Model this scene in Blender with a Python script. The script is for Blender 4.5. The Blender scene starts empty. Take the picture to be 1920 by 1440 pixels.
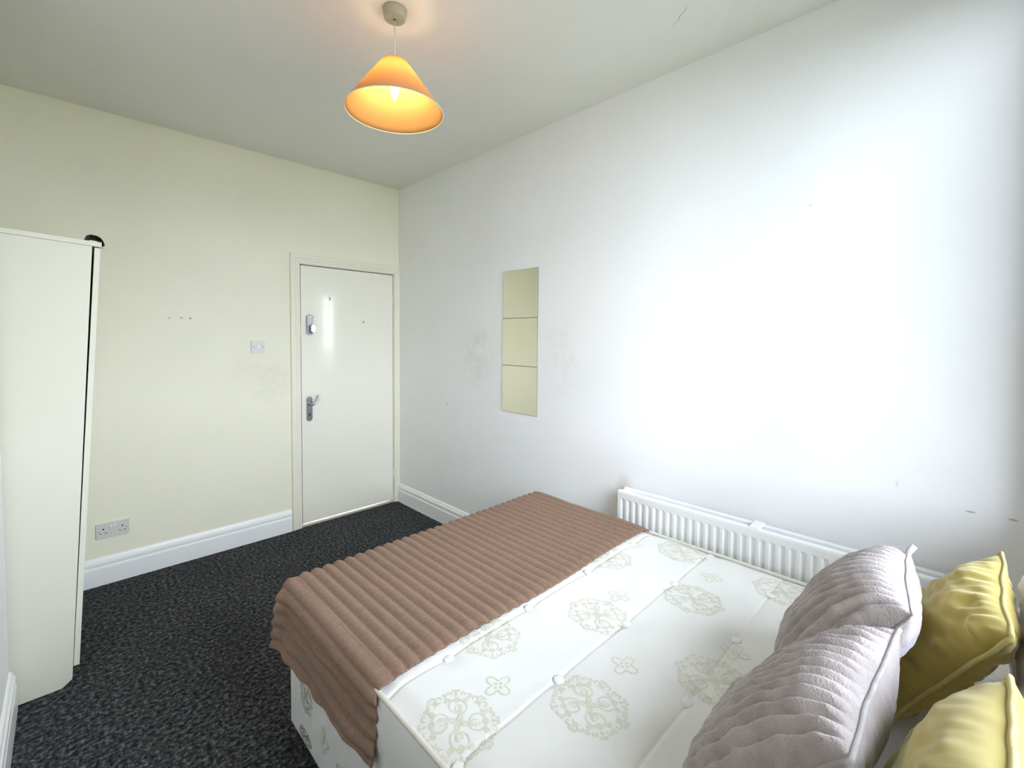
import bpy, bmesh, math, random
from mathutils import Vector, Matrix, noise

# ------------------------------------------------------------------ camera, world, light, exposure
scene = bpy.context.scene
COL = scene.collection
R = math.radians

B_X = 2.066        # right wall plane
C_Y = 3.4905       # door wall plane
H = 2.719          # ceiling
L_X = -0.184       # left wall (chimney breast) plane
A_X = -0.60        # alcove wall plane
A_Y = 2.535        # where the chimney breast ends
W_Y = -0.225       # window wall plane
CAM_H = 1.4577

cam_data = bpy.data.cameras.new('camera')
cam = bpy.data.objects.new('camera', cam_data)
COL.objects.link(cam)
scene.camera = cam
cam_data.sensor_fit = 'HORIZONTAL'
cam_data.sensor_width = 36.0
cam_data.lens = 841.7 / 1920 * 36.0
cam_data.shift_x = 0.0
cam_data.shift_y = -(720 - 664.2) / 1920
cam_data.clip_start = 0.01
_y, _p, _r = R(44.795), R(2.225), R(0.454)
fw = Vector((math.sin(_y) * math.cos(_p), math.cos(_y) * math.cos(_p), -math.sin(_p)))
rt = Vector((math.cos(_y), -math.sin(_y), 0))
up = rt.cross(fw)
rt2 = rt * math.cos(_r) + up * math.sin(_r)
up2 = up * math.cos(_r) - rt * math.sin(_r)
cam.matrix_world = Matrix(((rt2.x, up2.x, -fw.x, 0), (rt2.y, up2.y, -fw.y, 0), (rt2.z, up2.z, -fw.z, CAM_H), (0, 0, 0, 1)))

world = bpy.data.worlds.new('overcast_sky')
scene.world = world
world.use_nodes = True
_bg = world.node_tree.nodes['Background']
_bg.inputs['Color'].default_value = (0.81, 0.868, 1.03, 1)
_bg.inputs['Strength'].default_value = 8.0

BULB_STRENGTH = 62.0
BULB_COLOR = (1.0, 0.70, 0.32, 1)

# window opening (x0, x1, z0, z1)
WX0, WX1, WZ0, WZ1 = 0.45, 1.965, 0.86, 2.60
WT = 0.14          # thickness of the window wall
portal = bpy.data.lights.new('window_portal', 'AREA')
portal.shape = 'RECTANGLE'
portal.size = WX1 - WX0
portal.size_y = WZ1 - WZ0
portal.cycles.is_portal = True
po = bpy.data.objects.new('window_portal', portal)
COL.objects.link(po)
po.location = ((WX0 + WX1) / 2, W_Y - WT - 0.02, (WZ0 + WZ1) / 2)
po.rotation_euler = (R(90), 0, 0)     # local -Z looks to +Y, into the room

vs = scene.view_settings
vs.view_transform = 'Standard'
vs.look = 'None'
vs.exposure = 1.12
vs.gamma = 1.0
vs.use_curve_mapping = False
scene.cycles.use_denoising = True
scene.cycles.max_bounces = 16
scene.cycles.diffuse_bounces = 10
scene.cycles.glossy_bounces = 6
scene.cycles.transparent_max_bounces = 12
scene.cycles.sample_clamp_indirect = 8.0
scene.cycles.caustics_reflective = False
scene.cycles.caustics_refractive = False

# ------------------------------------------------------------------ helpers
def tag(o, label=None, cat=None, group=None, kind=None):
    if label: o['label'] = label
    if cat: o['category'] = cat
    if group: o['group'] = group
    if kind: o['kind'] = kind
    return o

def empty(name, loc=(0, 0, 0), rot=(0, 0, 0)):
    o = bpy.data.objects.new(name, None)
    COL.objects.link(o)
    o.location = loc
    o.rotation_euler = rot
    o.empty_display_size = 0.05
    return o

def link(name, me, mat=None, parent=None):
    o = bpy.data.objects.new(name, me)
    COL.objects.link(o)
    if mat is not None and not me.materials:
        me.materials.append(mat)
    if parent is not None:
        o.parent = parent
    return o

def mesh_obj(name, verts, faces, mat, parent=None, smooth=False):
    me = bpy.data.meshes.new(name)
    me.from_pydata([tuple(v) for v in verts], [], faces)
    if smooth:
        me.polygons.foreach_set('use_smooth', [True] * len(me.polygons))
    me.update()
    return link(name, me, mat, parent)

def bm_obj(name, bm, mat, parent=None, smooth=False):
    bmesh.ops.recalc_face_normals(bm, faces=bm.faces)
    me = bpy.data.meshes.new(name)
    bm.to_mesh(me)
    bm.free()
    if smooth:
        me.polygons.foreach_set('use_smooth', [True] * len(me.polygons))
    return link(name, me, mat, parent)

def add_box(bm, x0, x1, y0, y1, z0, z1, bevel=0.0, seg=2):
    vs_ = [bm.verts.new(v) for v in ((x0, y0, z0), (x1, y0, z0), (x1, y1, z0), (x0, y1, z0),
                                     (x0, y0, z1), (x1, y0, z1), (x1, y1, z1), (x0, y1, z1))]
    fs = [bm.faces.new([vs_[i] for i in f]) for f in ((3, 2, 1, 0), (4, 5, 6, 7), (0, 1, 5, 4), (1, 2, 6, 5), (2, 3, 7, 6), (3, 0, 4, 7))]
    if bevel > 0:
        es = list({e for f in fs for e in f.edges})
        bmesh.ops.bevel(bm, geom=es, offset=bevel, segments=seg, affect='EDGES', profile=0.5)
    return bm

def box_obj(name, x0, x1, y0, y1, z0, z1, mat, parent=None, bevel=0.0, seg=2):
    bm = bmesh.new()
    add_box(bm, x0, x1, y0, y1, z0, z1, bevel, seg)
    return bm_obj(name, bm, mat, parent)

def prism(name, pts2, axis, a0, a1, mat, parent=None, smooth=False, bevel=0.0):
    """extrude closed 2D outline along axis 'x','y' or 'z'"""
    def to3(p, a):
        if axis == 'x': return (a, p[0], p[1])
        if axis == 'y': return (p[0], a, p[1])
        return (p[0], p[1], a)
    bm = bmesh.new()
    A = [bm.verts.new(to3(p, a0)) for p in pts2]
    Bv = [bm.verts.new(to3(p, a1)) for p in pts2]
    n = len(pts2)
    for i in range(n):
        bm.faces.new((A[i], A[(i + 1) % n], Bv[(i + 1) % n], Bv[i]))
    bm.faces.new(A)
    bm.faces.new(list(reversed(Bv)))
    if bevel:
        bmesh.ops.bevel(bm, geom=list(bm.edges), offset=bevel, segments=2, affect='EDGES')
    return bm_obj(name, bm, mat, parent, smooth)

def lathe(name, prof, mat, parent=None, seg=48, smooth=True, axis='z', loc=(0, 0, 0)):
    """prof: list of (r, h). open profile."""
    verts, faces = [], []
    for (r_, h_) in prof:
        for k in range(seg):
            a = 2 * math.pi * k / seg
            x, y = r_ * math.cos(a), r_ * math.sin(a)
            if axis == 'z': v = (x, y, h_)
            elif axis == 'y': v = (x, h_, y)
            else: v = (h_, x, y)
            verts.append((v[0] + loc[0], v[1] + loc[1], v[2] + loc[2]))
    for i in range(len(prof) - 1):
        for k in range(seg):
            k2 = (k + 1) % seg
            faces.append((i * seg + k, i * seg + k2, (i + 1) * seg + k2, (i + 1) * seg + k))
    o = mesh_obj(name, verts, faces, mat, parent, smooth)
    bm = bmesh.new(); bm.from_mesh(o.data)
    bmesh.ops.remove_doubles(bm, verts=bm.verts, dist=1e-6)
    bmesh.ops.recalc_face_normals(bm, faces=bm.faces)
    bm.to_mesh(o.data); bm.free()
    return o

def tube_geo(path, rad, seg=8, closed=False):
    verts, faces = [], []
    n = len(path)
    P = [Vector(p) for p in path]
    prev = None
    for i in range(n):
        if closed: t = P[(i + 1) % n] - P[i - 1]
        else: t = P[min(i + 1, n - 1)] - P[max(i - 1, 0)]
        t.normalize()
        if prev is None:
            a = Vector((0, 0, 1)) if abs(t.z) < 0.9 else Vector((1, 0, 0))
            u = t.cross(a).normalized()
        else:
            u = (prev - t * prev.dot(t)).normalized()
        prev = u
        w = t.cross(u)
        r_ = rad[i] if isinstance(rad, (list, tuple)) else rad
        for k in range(seg):
            an = 2 * math.pi * k / seg
            verts.append(P[i] + u * (r_ * math.cos(an)) + w * (r_ * math.sin(an)))
    m = n if closed else n - 1
    for i in range(m):
        j = (i + 1) % n
        for k in range(seg):
            k2 = (k + 1) % seg
            faces.append((i * seg + k, i * seg + k2, j * seg + k2, j * seg + k))
    if not closed:
        faces.append(tuple(reversed(range(seg))))
        faces.append(tuple(range((n - 1) * seg, n * seg)))
    return verts, faces

def tube(name, path, rad, mat, parent=None, seg=8, closed=False):
    v, f = tube_geo(path, rad, seg, closed)
    return mesh_obj(name, v, f, mat, parent, True)

# ------------------------------------------------------------------ materials
def mat_new(name):
    m = bpy.data.materials.new(name)
    m.use_nodes = True
    nt = m.node_tree
    return m, nt, nt.nodes['Principled BSDF']

def simple(name, col, rough=0.5, metal=0.0, spec=0.5, coat=0.0, sheen=0.0, bump=None):
    m, nt, b = mat_new(name)
    b.inputs['Base Color'].default_value = (*col, 1)
    b.inputs['Roughness'].default_value = rough
    b.inputs['Metallic'].default_value = metal
    b.inputs['Specular IOR Level'].default_value = spec
    b.inputs['Coat Weight'].default_value = coat
    b.inputs['Sheen Weight'].default_value = sheen
    if bump:
        sc_, st, dist = bump
        n = nt.nodes.new('ShaderNodeTexNoise'); n.inputs['Scale'].default_value = sc_; n.inputs['Detail'].default_value = 4
        g = nt.nodes.new('ShaderNodeNewGeometry')
        nt.links.new(g.outputs['Position'], n.inputs['Vector'])
        bp = nt.nodes.new('ShaderNodeBump'); bp.inputs['Strength'].default_value = st; bp.inputs['Distance'].default_value = dist
        nt.links.new(n.outputs['Fac'], bp.inputs['Height'])
        nt.links.new(bp.outputs['Normal'], b.inputs['Normal'])
    return m

def paint(name, col, rough=0.6, marks=(), bump=0.12, mottling=0.03):
    """emulsion paint; marks: list of (x,y,z, rx,ry,rz, colour, strength, noise_scale) smudges and painted shade with their own shape"""
    m, nt, b = mat_new(name)
    L = nt.links.new
    g = nt.nodes.new('ShaderNodeNewGeometry')
    n = nt.nodes.new('ShaderNodeTexNoise'); n.inputs['Scale'].default_value = 2.3; n.inputs['Detail'].default_value = 5
    L(g.outputs['Position'], n.inputs['Vector'])
    ramp = nt.nodes.new('ShaderNodeValToRGB')
    ramp.color_ramp.elements[0].position = 0.3; ramp.color_ramp.elements[1].position = 0.7
    d = mottling
    ramp.color_ramp.elements[0].color = (col[0] * (1 - d), col[1] * (1 - d), col[2] * (1 - d * 1.4), 1)
    ramp.color_ramp.elements[1].color = (*col, 1)
    L(n.outputs['Fac'], ramp.inputs['Fac'])
    cur = ramp.outputs['Color']
    for (x, y, z, rx, ry, rz, mc, st, ns) in marks:
        sub = nt.nodes.new('ShaderNodeVectorMath'); sub.operation = 'SUBTRACT'; sub.inputs[1].default_value = (x, y, z)
        L(g.outputs['Position'], sub.inputs[0])
        div = nt.nodes.new('ShaderNodeVectorMath'); div.operation = 'DIVIDE'; div.inputs[1].default_value = (rx, ry, rz)
        L(sub.outputs[0], div.inputs[0])
        ln = nt.nodes.new('ShaderNodeVectorMath'); ln.operation = 'LENGTH'
        L(div.outputs[0], ln.inputs[0])
        mr = nt.nodes.new('ShaderNodeMapRange'); mr.interpolation_type = 'SMOOTHSTEP'
        mr.inputs['From Min'].default_value = 1.0; mr.inputs['From Max'].default_value = 0.15
        mr.inputs['To Min'].default_value = 0; mr.inputs['To Max'].default_value = st
        L(ln.outputs['Value'], mr.inputs['Value'])
        fac = mr.outputs[0]
        if ns:
            nn = nt.nodes.new('ShaderNodeTexNoise'); nn.inputs['Scale'].default_value = ns; nn.inputs['Detail'].default_value = 8; nn.inputs['Roughness'].default_value = 0.7
            L(g.outputs['Position'], nn.inputs['Vector'])
            m2 = nt.nodes.new('ShaderNodeMapRange'); m2.inputs['From Min'].default_value = 0.42; m2.inputs['From Max'].default_value = 0.72
            L(nn.outputs['Fac'], m2.inputs['Value'])
            mu = nt.nodes.new('ShaderNodeMath'); mu.operation = 'MULTIPLY'
            L(fac, mu.inputs[0]); L(m2.outputs[0], mu.inputs[1])
            fac = mu.outputs[0]
        mx = nt.nodes.new('ShaderNodeMix'); mx.data_type = 'RGBA'
        L(fac, mx.inputs[0]); L(cur, mx.inputs[6]); mx.inputs[7].default_value = (*mc, 1)
        cur = mx.outputs[2]
    L(cur, b.inputs['Base Color'])
    b.inputs['Roughness'].default_value = rough
    b.inputs['Specular IOR Level'].default_value = 0.3
    if bump:
        n2 = nt.nodes.new('ShaderNodeTexNoise'); n2.inputs['Scale'].default_value = 22; n2.inputs['Detail'].default_value = 6
        L(g.outputs['Position'], n2.inputs['Vector'])
        bp = nt.nodes.new('ShaderNodeBump'); bp.inputs['Strength'].default_value = bump; bp.inputs['Distance'].default_value = 0.01
        L(n2.outputs['Fac'], bp.inputs['Height'])
        L(bp.outputs['Normal'], b.inputs['Normal'])
    return m

WALLC = (0.88, 0.88, 0.88)
GREY = (0.42, 0.40, 0.34)
M = {}
M['wall_back'] = paint('wall_paint_lamp_tint', (0.84, 0.815, 0.655), marks=[  # yellow of the lamp's warm light put into this base colour
    (1.05, C_Y, 1.12, 0.20, 1, 0.30, (0.55, 0.52, 0.40), 0.35, 9),
    (0.95, C_Y, 1.20, 0.30, 1, 0.35, (0.62, 0.58, 0.42), 0.22, 4),
    (0.459, C_Y, 1.559, 0.010, 1, 0.008, (0.35, 0.32, 0.25), 0.8, 0),
    (0.519, C_Y, 1.561, 0.014, 1, 0.008, (0.35, 0.32, 0.25), 0.8, 0),
    (0.566, C_Y, 1.559, 0.010, 1, 0.010, (0.30, 0.28, 0.22), 0.9, 0)])
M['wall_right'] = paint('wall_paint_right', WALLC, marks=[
    (B_X, 1.235, 0.62, 1, 0.075, 0.16, (0.58, 0.50, 0.36), 0.55, 0),  # yellowish stain and shadow at the radiator's end, painted as one patch
    (B_X, 2.42, 1.33, 1, 0.24, 0.28, (0.45, 0.43, 0.38), 0.40, 9),
    (B_X, 1.66, 1.34, 1, 0.20, 0.30, (0.50, 0.48, 0.43), 0.30, 9),
    (B_X, 2.786, 0.94, 1, 0.012, 0.012, (0.35, 0.33, 0.30), 0.8, 0),
    (B_X, -0.032, 0.903, 1, 0.018, 0.005, (0.3, 0.28, 0.28), 0.7, 0),
    (B_X, -0.124, 0.904, 1, 0.016, 0.005, (0.3, 0.28, 0.28), 0.7, 0),
    (B_X, 0.151, 0.955, 1, 0.008, 0.022, (0.4, 0.38, 0.38), 0.5, 30),
    (B_X, 0.439, 1.978, 1, 0.010, 0.008, (0.5, 0.48, 0.44), 0.5, 0)])
M['wall'] = paint('wall_paint', WALLC)
M['ceiling'] = paint('ceiling_paint', (0.78, 0.77, 0.72), bump=0.08, marks=[])
M['gloss_white'] = simple('gloss_trim_paint', (0.90, 0.90, 0.88), 0.28, bump=(60, 0.05, 0.003))
M['gloss_cream'] = simple('gloss_cream_paint', (0.82, 0.79, 0.66), 0.25, bump=(55, 0.06, 0.003))
M['door'] = simple('gloss_door_paint', (0.84, 0.815, 0.70), 0.16, coat=0.3, bump=(38, 0.10, 0.004))  # cream gloss with some warm lamp cast put into it
M['laminate'] = simple('white_laminate', (0.70, 0.685, 0.565), 0.42)  # white board, warm yellow cast of the light put into its colour
M['dark_gap'] = simple('dark_void', (0.03, 0.025, 0.02), 0.9)
M['black'] = simple('black_tape', (0.02, 0.02, 0.015), 0.55)
M['plastic'] = simple('white_plastic', (0.64, 0.63, 0.585), 0.35)  # white plastic with a little of the warm light mixed in
M['plastic_bright'] = simple('white_plastic_rocker', (0.75, 0.75, 0.73), 0.3)
M['hole'] = simple('black_hole', (0.01, 0.01, 0.01), 0.8)
M['chrome'] = simple('brushed_chrome', (0.50, 0.50, 0.49), 0.34, metal=1.0)
M['steel_dark'] = simple('dull_steel', (0.20, 0.205, 0.21), 0.36, metal=1.0)
M['brass'] = simple('aged_brass', (0.45, 0.33, 0.15), 0.4, metal=1.0)
M['strip'] = simple('beige_threshold', (0.50, 0.46, 0.36), 0.5)
M['radiator'] = simple('radiator_enamel', (0.83, 0.84, 0.83), 0.25)
M['mirror'] = simple('mirror_silver', (0.86, 0.84, 0.72), 0.015, metal=1.0)
M['mirror_edge'] = simple('mirror_glass_edge', (0.25, 0.30, 0.24), 0.2)
M['cord'] = simple('white_flex', (0.75, 0.70, 0.60), 0.5)
M['rose'] = simple('aged_rose_plastic', (0.40, 0.385, 0.29), 0.3)
M['ground'] = simple('added_ground', (0.23, 0.24, 0.19), 0.95)

def fabric(name, col, col2, rough=0.9, sheen=0.0, sheen_col=(1, 1, 1), scale=60, bump=0.3, dist=0.002, fine=700):
    m, nt, b = mat_new(name)
    L = nt.links.new
    tc = nt.nodes.new('ShaderNodeTexCoord')
    n = nt.nodes.new('ShaderNodeTexNoise'); n.inputs['Scale'].default_value = scale; n.inputs['Detail'].default_value = 6
    L(tc.outputs['Object'], n.inputs['Vector'])
    rp = nt.nodes.new('ShaderNodeValToRGB')
    rp.color_ramp.elements[0].position = 0.35; rp.color_ramp.elements[1].position = 0.68
    rp.color_ramp.elements[0].color = (*col2, 1); rp.color_ramp.elements[1].color = (*col, 1)
    L(n.outputs['Fac'], rp.inputs['Fac'])
    L(rp.outputs['Color'], b.inputs['Base Color'])
    n2 = nt.nodes.new('ShaderNodeTexNoise'); n2.inputs['Scale'].default_value = fine; n2.inputs['Detail'].default_value = 3
    L(tc.outputs['Object'], n2.inputs['Vector'])
    bp = nt.nodes.new('ShaderNodeBump'); bp.inputs['Strength'].default_value = bump; bp.inputs['Distance'].default_value = dist
    L(n2.outputs['Fac'], bp.inputs['Height'])
    L(bp.outputs['Normal'], b.inputs['Normal'])
    b.inputs['Roughness'].default_value = rough
    b.inputs['Specular IOR Level'].default_value = 0.15
    b.inputs['Sheen Weight'].default_value = sheen
    b.inputs['Sheen Roughness'].default_value = 0.45
    b.inputs['Sheen Tint'].default_value = (*sheen_col, 1)
    return m

M['mattress'] = fabric('mattress_damask', (0.83, 0.825, 0.79), (0.78, 0.775, 0.735), scale=5, bump=0.1, dist=0.0006, fine=900)
M['print'] = simple('gold_damask_thread', (0.68, 0.66, 0.53), 0.55)
M['piping'] = fabric('cream_piping', (0.78, 0.75, 0.66), (0.72, 0.69, 0.60), scale=40, bump=0.2)
M['button'] = simple('white_tuft_felt', (0.84, 0.83, 0.82), 0.8, bump=(400, 0.3, 0.002))
M['throw'] = fabric('taupe_plush', (0.300, 0.195, 0.136), (0.245, 0.155, 0.106), rough=0.9, sheen=0.12, sheen_col=(0.9, 0.75, 0.65), scale=90, bump=0.7, dist=0.003, fine=420)
M['fur_grey'] = fabric('grey_brown_plush', (0.53, 0.465, 0.44), (0.39, 0.335, 0.31), rough=0.8, sheen=0.8, sheen_col=(0.85, 0.88, 1.0), scale=22, bump=0.7, dist=0.004, fine=260)
M['fur_pipe'] = fabric('grey_piping', (0.50, 0.47, 0.46), (0.40, 0.37, 0.36), sheen=0.3, scale=40)
M['mustard'] = fabric('mustard_velvet', (0.44, 0.34, 0.085), (0.33, 0.245, 0.05), rough=0.6, sheen=0.8, sheen_col=(1.0, 0.95, 0.6), scale=7, bump=0.25, dist=0.001, fine=900)
M['mustard_pipe'] = fabric('mustard_piping', (0.58, 0.50, 0.20), (0.50, 0.42, 0.14), sheen=0.5, sheen_col=(1, 0.95, 0.7), scale=30)
M['pillow'] = fabric('lavender_grey_pillowcase', (0.88, 0.88, 0.93), (0.78, 0.78, 0.85), scale=5, bump=0.15, dist=0.001)
M['pillow_white'] = fabric('white_pillowcase', (0.78, 0.79, 0.82), (0.72, 0.73, 0.76), scale=5, bump=0.15, dist=0.001)

def carpet_mat():
    m, nt, b = mat_new('charcoal_loop_carpet')
    L = nt.links.new
    g = nt.nodes.new('ShaderNodeNewGeometry')
    n1 = nt.nodes.new('ShaderNodeTexNoise'); n1.inputs['Scale'].default_value = 60; n1.inputs['Detail'].default_value = 5; n1.inputs['Roughness'].default_value = 0.75
    L(g.outputs['Position'], n1.inputs['Vector'])
    n2 = nt.nodes.new('ShaderNodeTexNoise'); n2.inputs['Scale'].default_value = 3.0; n2.inputs['Detail'].default_value = 3
    L(g.outputs['Position'], n2.inputs['Vector'])
    rp = nt.nodes.new('ShaderNodeValToRGB')
    e = rp.color_ramp.elements
    e[0].position = 0.40; e[0].color = (0.008, 0.008, 0.009, 1)
    e[1].position = 0.66; e[1].color = (0.20, 0.20, 0.205, 1)
    x = e.new(0.52); x.color = (0.058, 0.058, 0.061, 1)
    L(n1.outputs['Fac'], rp.inputs['Fac'])
    mx = nt.nodes.new('ShaderNodeMix'); mx.data_type = 'RGBA'; mx.blend_type = 'MULTIPLY'
    mx.inputs[0].default_value = 1.0
    r2 = nt.nodes.new('ShaderNodeValToRGB')
    r2.color_ramp.elements[0].position = 0.3; r2.color_ramp.elements[0].color = (0.80, 0.80, 0.82, 1)
    r2.color_ramp.elements[1].position = 0.7; r2.color_ramp.elements[1].color = (1.08, 1.08, 1.06, 1)
    L(n2.outputs['Fac'], r2.inputs['Fac'])
    L(rp.outputs['Color'], mx.inputs[6]); L(r2.outputs['Color'], mx.inputs[7])
    L(mx.outputs[2], b.inputs['Base Color'])
    b.inputs['Roughness'].default_value = 0.95
    b.inputs['Specular IOR Level'].default_value = 0.1
    bp = nt.nodes.new('ShaderNodeBump'); bp.inputs['Strength'].default_value = 0.9; bp.inputs['Distance'].default_value = 0.006
    L(n1.outputs['Fac'], bp.inputs['Height']); L(bp.outputs['Normal'], b.inputs['Normal'])
    return m
M['carpet'] = carpet_mat()

def shade_mat():
    m, nt, b = mat_new('cream_paper_shade')
    L = nt.links.new
    out = nt.nodes['Material Output']
    d = nt.nodes.new('ShaderNodeBsdfDiffuse'); d.inputs['Color'].default_value = (0.62, 0.44, 0.22, 1)
    t = nt.nodes.new('ShaderNodeBsdfTranslucent'); t.inputs['Color'].default_value = (0.80, 0.53, 0.29, 1)
    mx = nt.nodes.new('ShaderNodeMixShader'); mx.inputs[0].default_value = 0.52
    L(d.outputs[0], mx.inputs[1]); L(t.outputs[0], mx.inputs[2]); L(mx.outputs[0], out.inputs['Surface'])
    return m
M['shade'] = shade_mat()

def bulb_mat():
    m, nt, b = mat_new('glowing_bulb')
    b.inputs['Base Color'].default_value = (1, 0.95, 0.85, 1)
    b.inputs['Emission Color'].default_value = BULB_COLOR
    b.inputs['Emission Strength'].default_value = BULB_STRENGTH
    return m
M['bulb'] = bulb_mat()

def pane_mat():
    m, nt, b = mat_new('window_glass')
    L = nt.links.new
    out = nt.nodes['Material Output']
    t = nt.nodes.new('ShaderNodeBsdfTransparent'); t.inputs['Color'].default_value = (0.96, 0.98, 0.97, 1)
    gl = nt.nodes.new('ShaderNodeBsdfGlossy'); gl.inputs['Roughness'].default_value = 0.02
    fr = nt.nodes.new('ShaderNodeFresnel'); fr.inputs['IOR'].default_value = 1.3
    mx = nt.nodes.new('ShaderNodeMixShader')
    L(fr.outputs[0], mx.inputs[0]); L(t.outputs[0], mx.inputs[1]); L(gl.outputs[0], mx.inputs[2]); L(mx.outputs[0], out.inputs['Surface'])
    return m
M['glass'] = pane_mat()

# ------------------------------------------------------------------ setting
T = 0.30
o = box_obj('floor', A_X - T, B_X + T, W_Y - T, C_Y + T, -0.12, 0.0, M['carpet'])
tag(o, 'dark charcoal flecked carpet floor of the bedroom', 'floor', kind='structure')
o = box_obj('ceiling', A_X - T, B_X + T, W_Y - T, C_Y + T, H, H + 0.12, M['ceiling'])
tag(o, 'grey white painted ceiling above the pendant lamp', 'ceiling', kind='structure')
ck = [(1.775, 0.884), (1.762, 0.866), (1.752, 0.842), (1.733, 0.826), (1.722, 0.802), (1.706, 0.792), (1.698, 0.772)]
cv, cf = [], []
for k_, (x_, y_) in enumerate(ck):
    w_ = 0.0014 * (1 - abs(k_ - 3) / 4)
    cv += [(x_ - w_, y_ + w_, H - 0.0004), (x_ + w_, y_ - w_, H - 0.0004)]
    if k_: cf.append((2 * k_ - 2, 2 * k_ - 1, 2 * k_ + 1, 2 * k_))
mesh_obj('hairline_crack', cv, cf, simple('crack_grey', (0.40, 0.39, 0.36), 0.9), o)  # grey ribbon laid along the ceiling crack
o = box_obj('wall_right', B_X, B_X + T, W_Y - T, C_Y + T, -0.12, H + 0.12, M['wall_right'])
tag(o, 'white painted wall behind the radiator and mirror tiles', 'wall', kind='structure')
# left wall: chimney breast and alcove, one L-shaped outline
o = prism('wall_left', [(A_X - T, W_Y - T), (L_X, W_Y - T), (L_X, A_Y), (A_X, A_Y), (A_X, C_Y + T), (A_X - T, C_Y + T)], 'z', -0.12, H + 0.12, M['wall'])
tag(o, 'white painted wall with alcove behind the wardrobe', 'wall', kind='structure')

def wall_with_hole(name, y0, y1, hx0, hx1, hz0, hz1, mat):
    bm = bmesh.new()
    x0, x1, z0, z1 = A_X - T, B_X + T, -0.12, H + 0.12
    add_box(bm, x0, hx0, y0, y1, z0, z1)
    add_box(bm, hx1, x1, y0, y1, z0, z1)
    if hz0 > z0: add_box(bm, hx0, hx1, y0, y1, z0, hz0)
    add_box(bm, hx0, hx1, y0, y1, hz1, z1)
    bmesh.ops.remove_doubles(bm, verts=bm.verts, dist=1e-5)
    return bm_obj(name, bm, mat)

D0, D1, DT = 1.2408, 2.0158, 1.985      # door leaf opening
o = wall_with_hole('wall_back', C_Y, C_Y + T, D0 - 0.03, D1 + 0.03, -0.12, DT + 0.03, M['wall_back'])
tag(o, 'painted wall around the door with lamp warmth in its yellowish tint', 'wall', kind='structure')
o = wall_with_hole('wall_front', W_Y - WT, W_Y, WX0, WX1, WZ0, WZ1, M['wall'])
tag(o, 'white painted wall holding the window behind the pillows', 'wall', kind='structure')

# window
w1 = tag(empty('window_1', ((WX0 + WX1) / 2, W_Y - 0.08, WZ0)), 'white framed window with two panes letting in daylight', 'window', kind='structure')
def wbox(name, x0, x1, y0, y1, z0, z1, mat, parent, bev=0.004):
    o_ = box_obj(name, x0 - parent.location.x, x1 - parent.location.x, y0 - parent.location.y, y1 - parent.location.y, z0 - parent.location.z, z1 - parent.location.z, mat, parent, bev)
    return o_
wy0, wy1 = W_Y - 0.115, W_Y - 0.07
wbox('window_frame', WX0, WX0 + 0.05, wy0, wy1, WZ0, WZ1, M['gloss_white'], w1)
wbox('window_frame', WX1 - 0.05, WX1, wy0, wy1, WZ0, WZ1, M['gloss_white'], w1)
wbox('window_frame', WX0 + 0.05, WX1 - 0.05, wy0, wy1, WZ0, WZ0 + 0.05, M['gloss_white'], w1)
wbox('window_frame', WX0 + 0.05, WX1 - 0.05, wy0, wy1, WZ1 - 0.05, WZ1, M['gloss_white'], w1)
xm = (WX0 + WX1) / 2
wbox('mullion', xm - 0.03, xm + 0.03, wy0, wy1, WZ0 + 0.05, WZ1 - 0.05, M['gloss_white'], w1)
wbox('pane', WX0 + 0.05, xm - 0.03, wy0 + 0.025, wy0 + 0.031, WZ0 + 0.05, WZ1 - 0.05, M['glass'], w1, 0)
wbox('pane', xm + 0.03, WX1 - 0.05, wy0 + 0.025, wy0 + 0.031, WZ0 + 0.05, WZ1 - 0.05, M['glass'], w1, 0)
wbox('window_sill', WX0, WX1, W_Y - 0.07, W_Y + 0.012, WZ0, WZ0 + 0.02, M['gloss_white'], w1)

o = box_obj('ground', -30, 32, -60, W_Y - WT - 0.25, -0.7, -0.5, M['ground'])  # unseen plane added so less bounced daylight reaches the ceiling
tag(o, 'unseen dark ground added outside the window to dim the ceiling', 'ground', kind='structure')

# skirting boards: torus profile (depth out of wall, height)
SK = [(0.0, 0.0), (0.020, 0.0), (0.020, 0.098), (0.0185, 0.105), (0.0145, 0.110), (0.0145, 0.1135), (0.0175, 0.118), (0.0180, 0.130),
      (0.0165, 0.138), (0.0125, 0.1425), (0.0110, 0.1445), (0.0110, 0.1475), (0.0090, 0.153), (0.0045, 0.158), (0.0, 0.160)]
def skirting(name, axis, wallpos, sgn, a0, a1, label, mat):
    pts = [(wallpos + sgn * d_, z_) for d_, z_ in SK]
    o_ = prism(name, pts, axis, a0, a1, mat)
    return tag(o_, label, 'skirting board', kind='structure')
skirting('baseboard_back', 'x', C_Y, -1, A_X, 1.163, 'white moulded skirting board under the double socket', M['gloss_white'])
skirting('baseboard_right', 'y', B_X, -1, W_Y, C_Y, 'white moulded skirting board along the radiator wall', M['gloss_white'])
skirting('baseboard_left', 'y', L_X, 1, W_Y, A_Y, 'white moulded skirting board running up to the wardrobe', M['gloss_white'])

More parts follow.
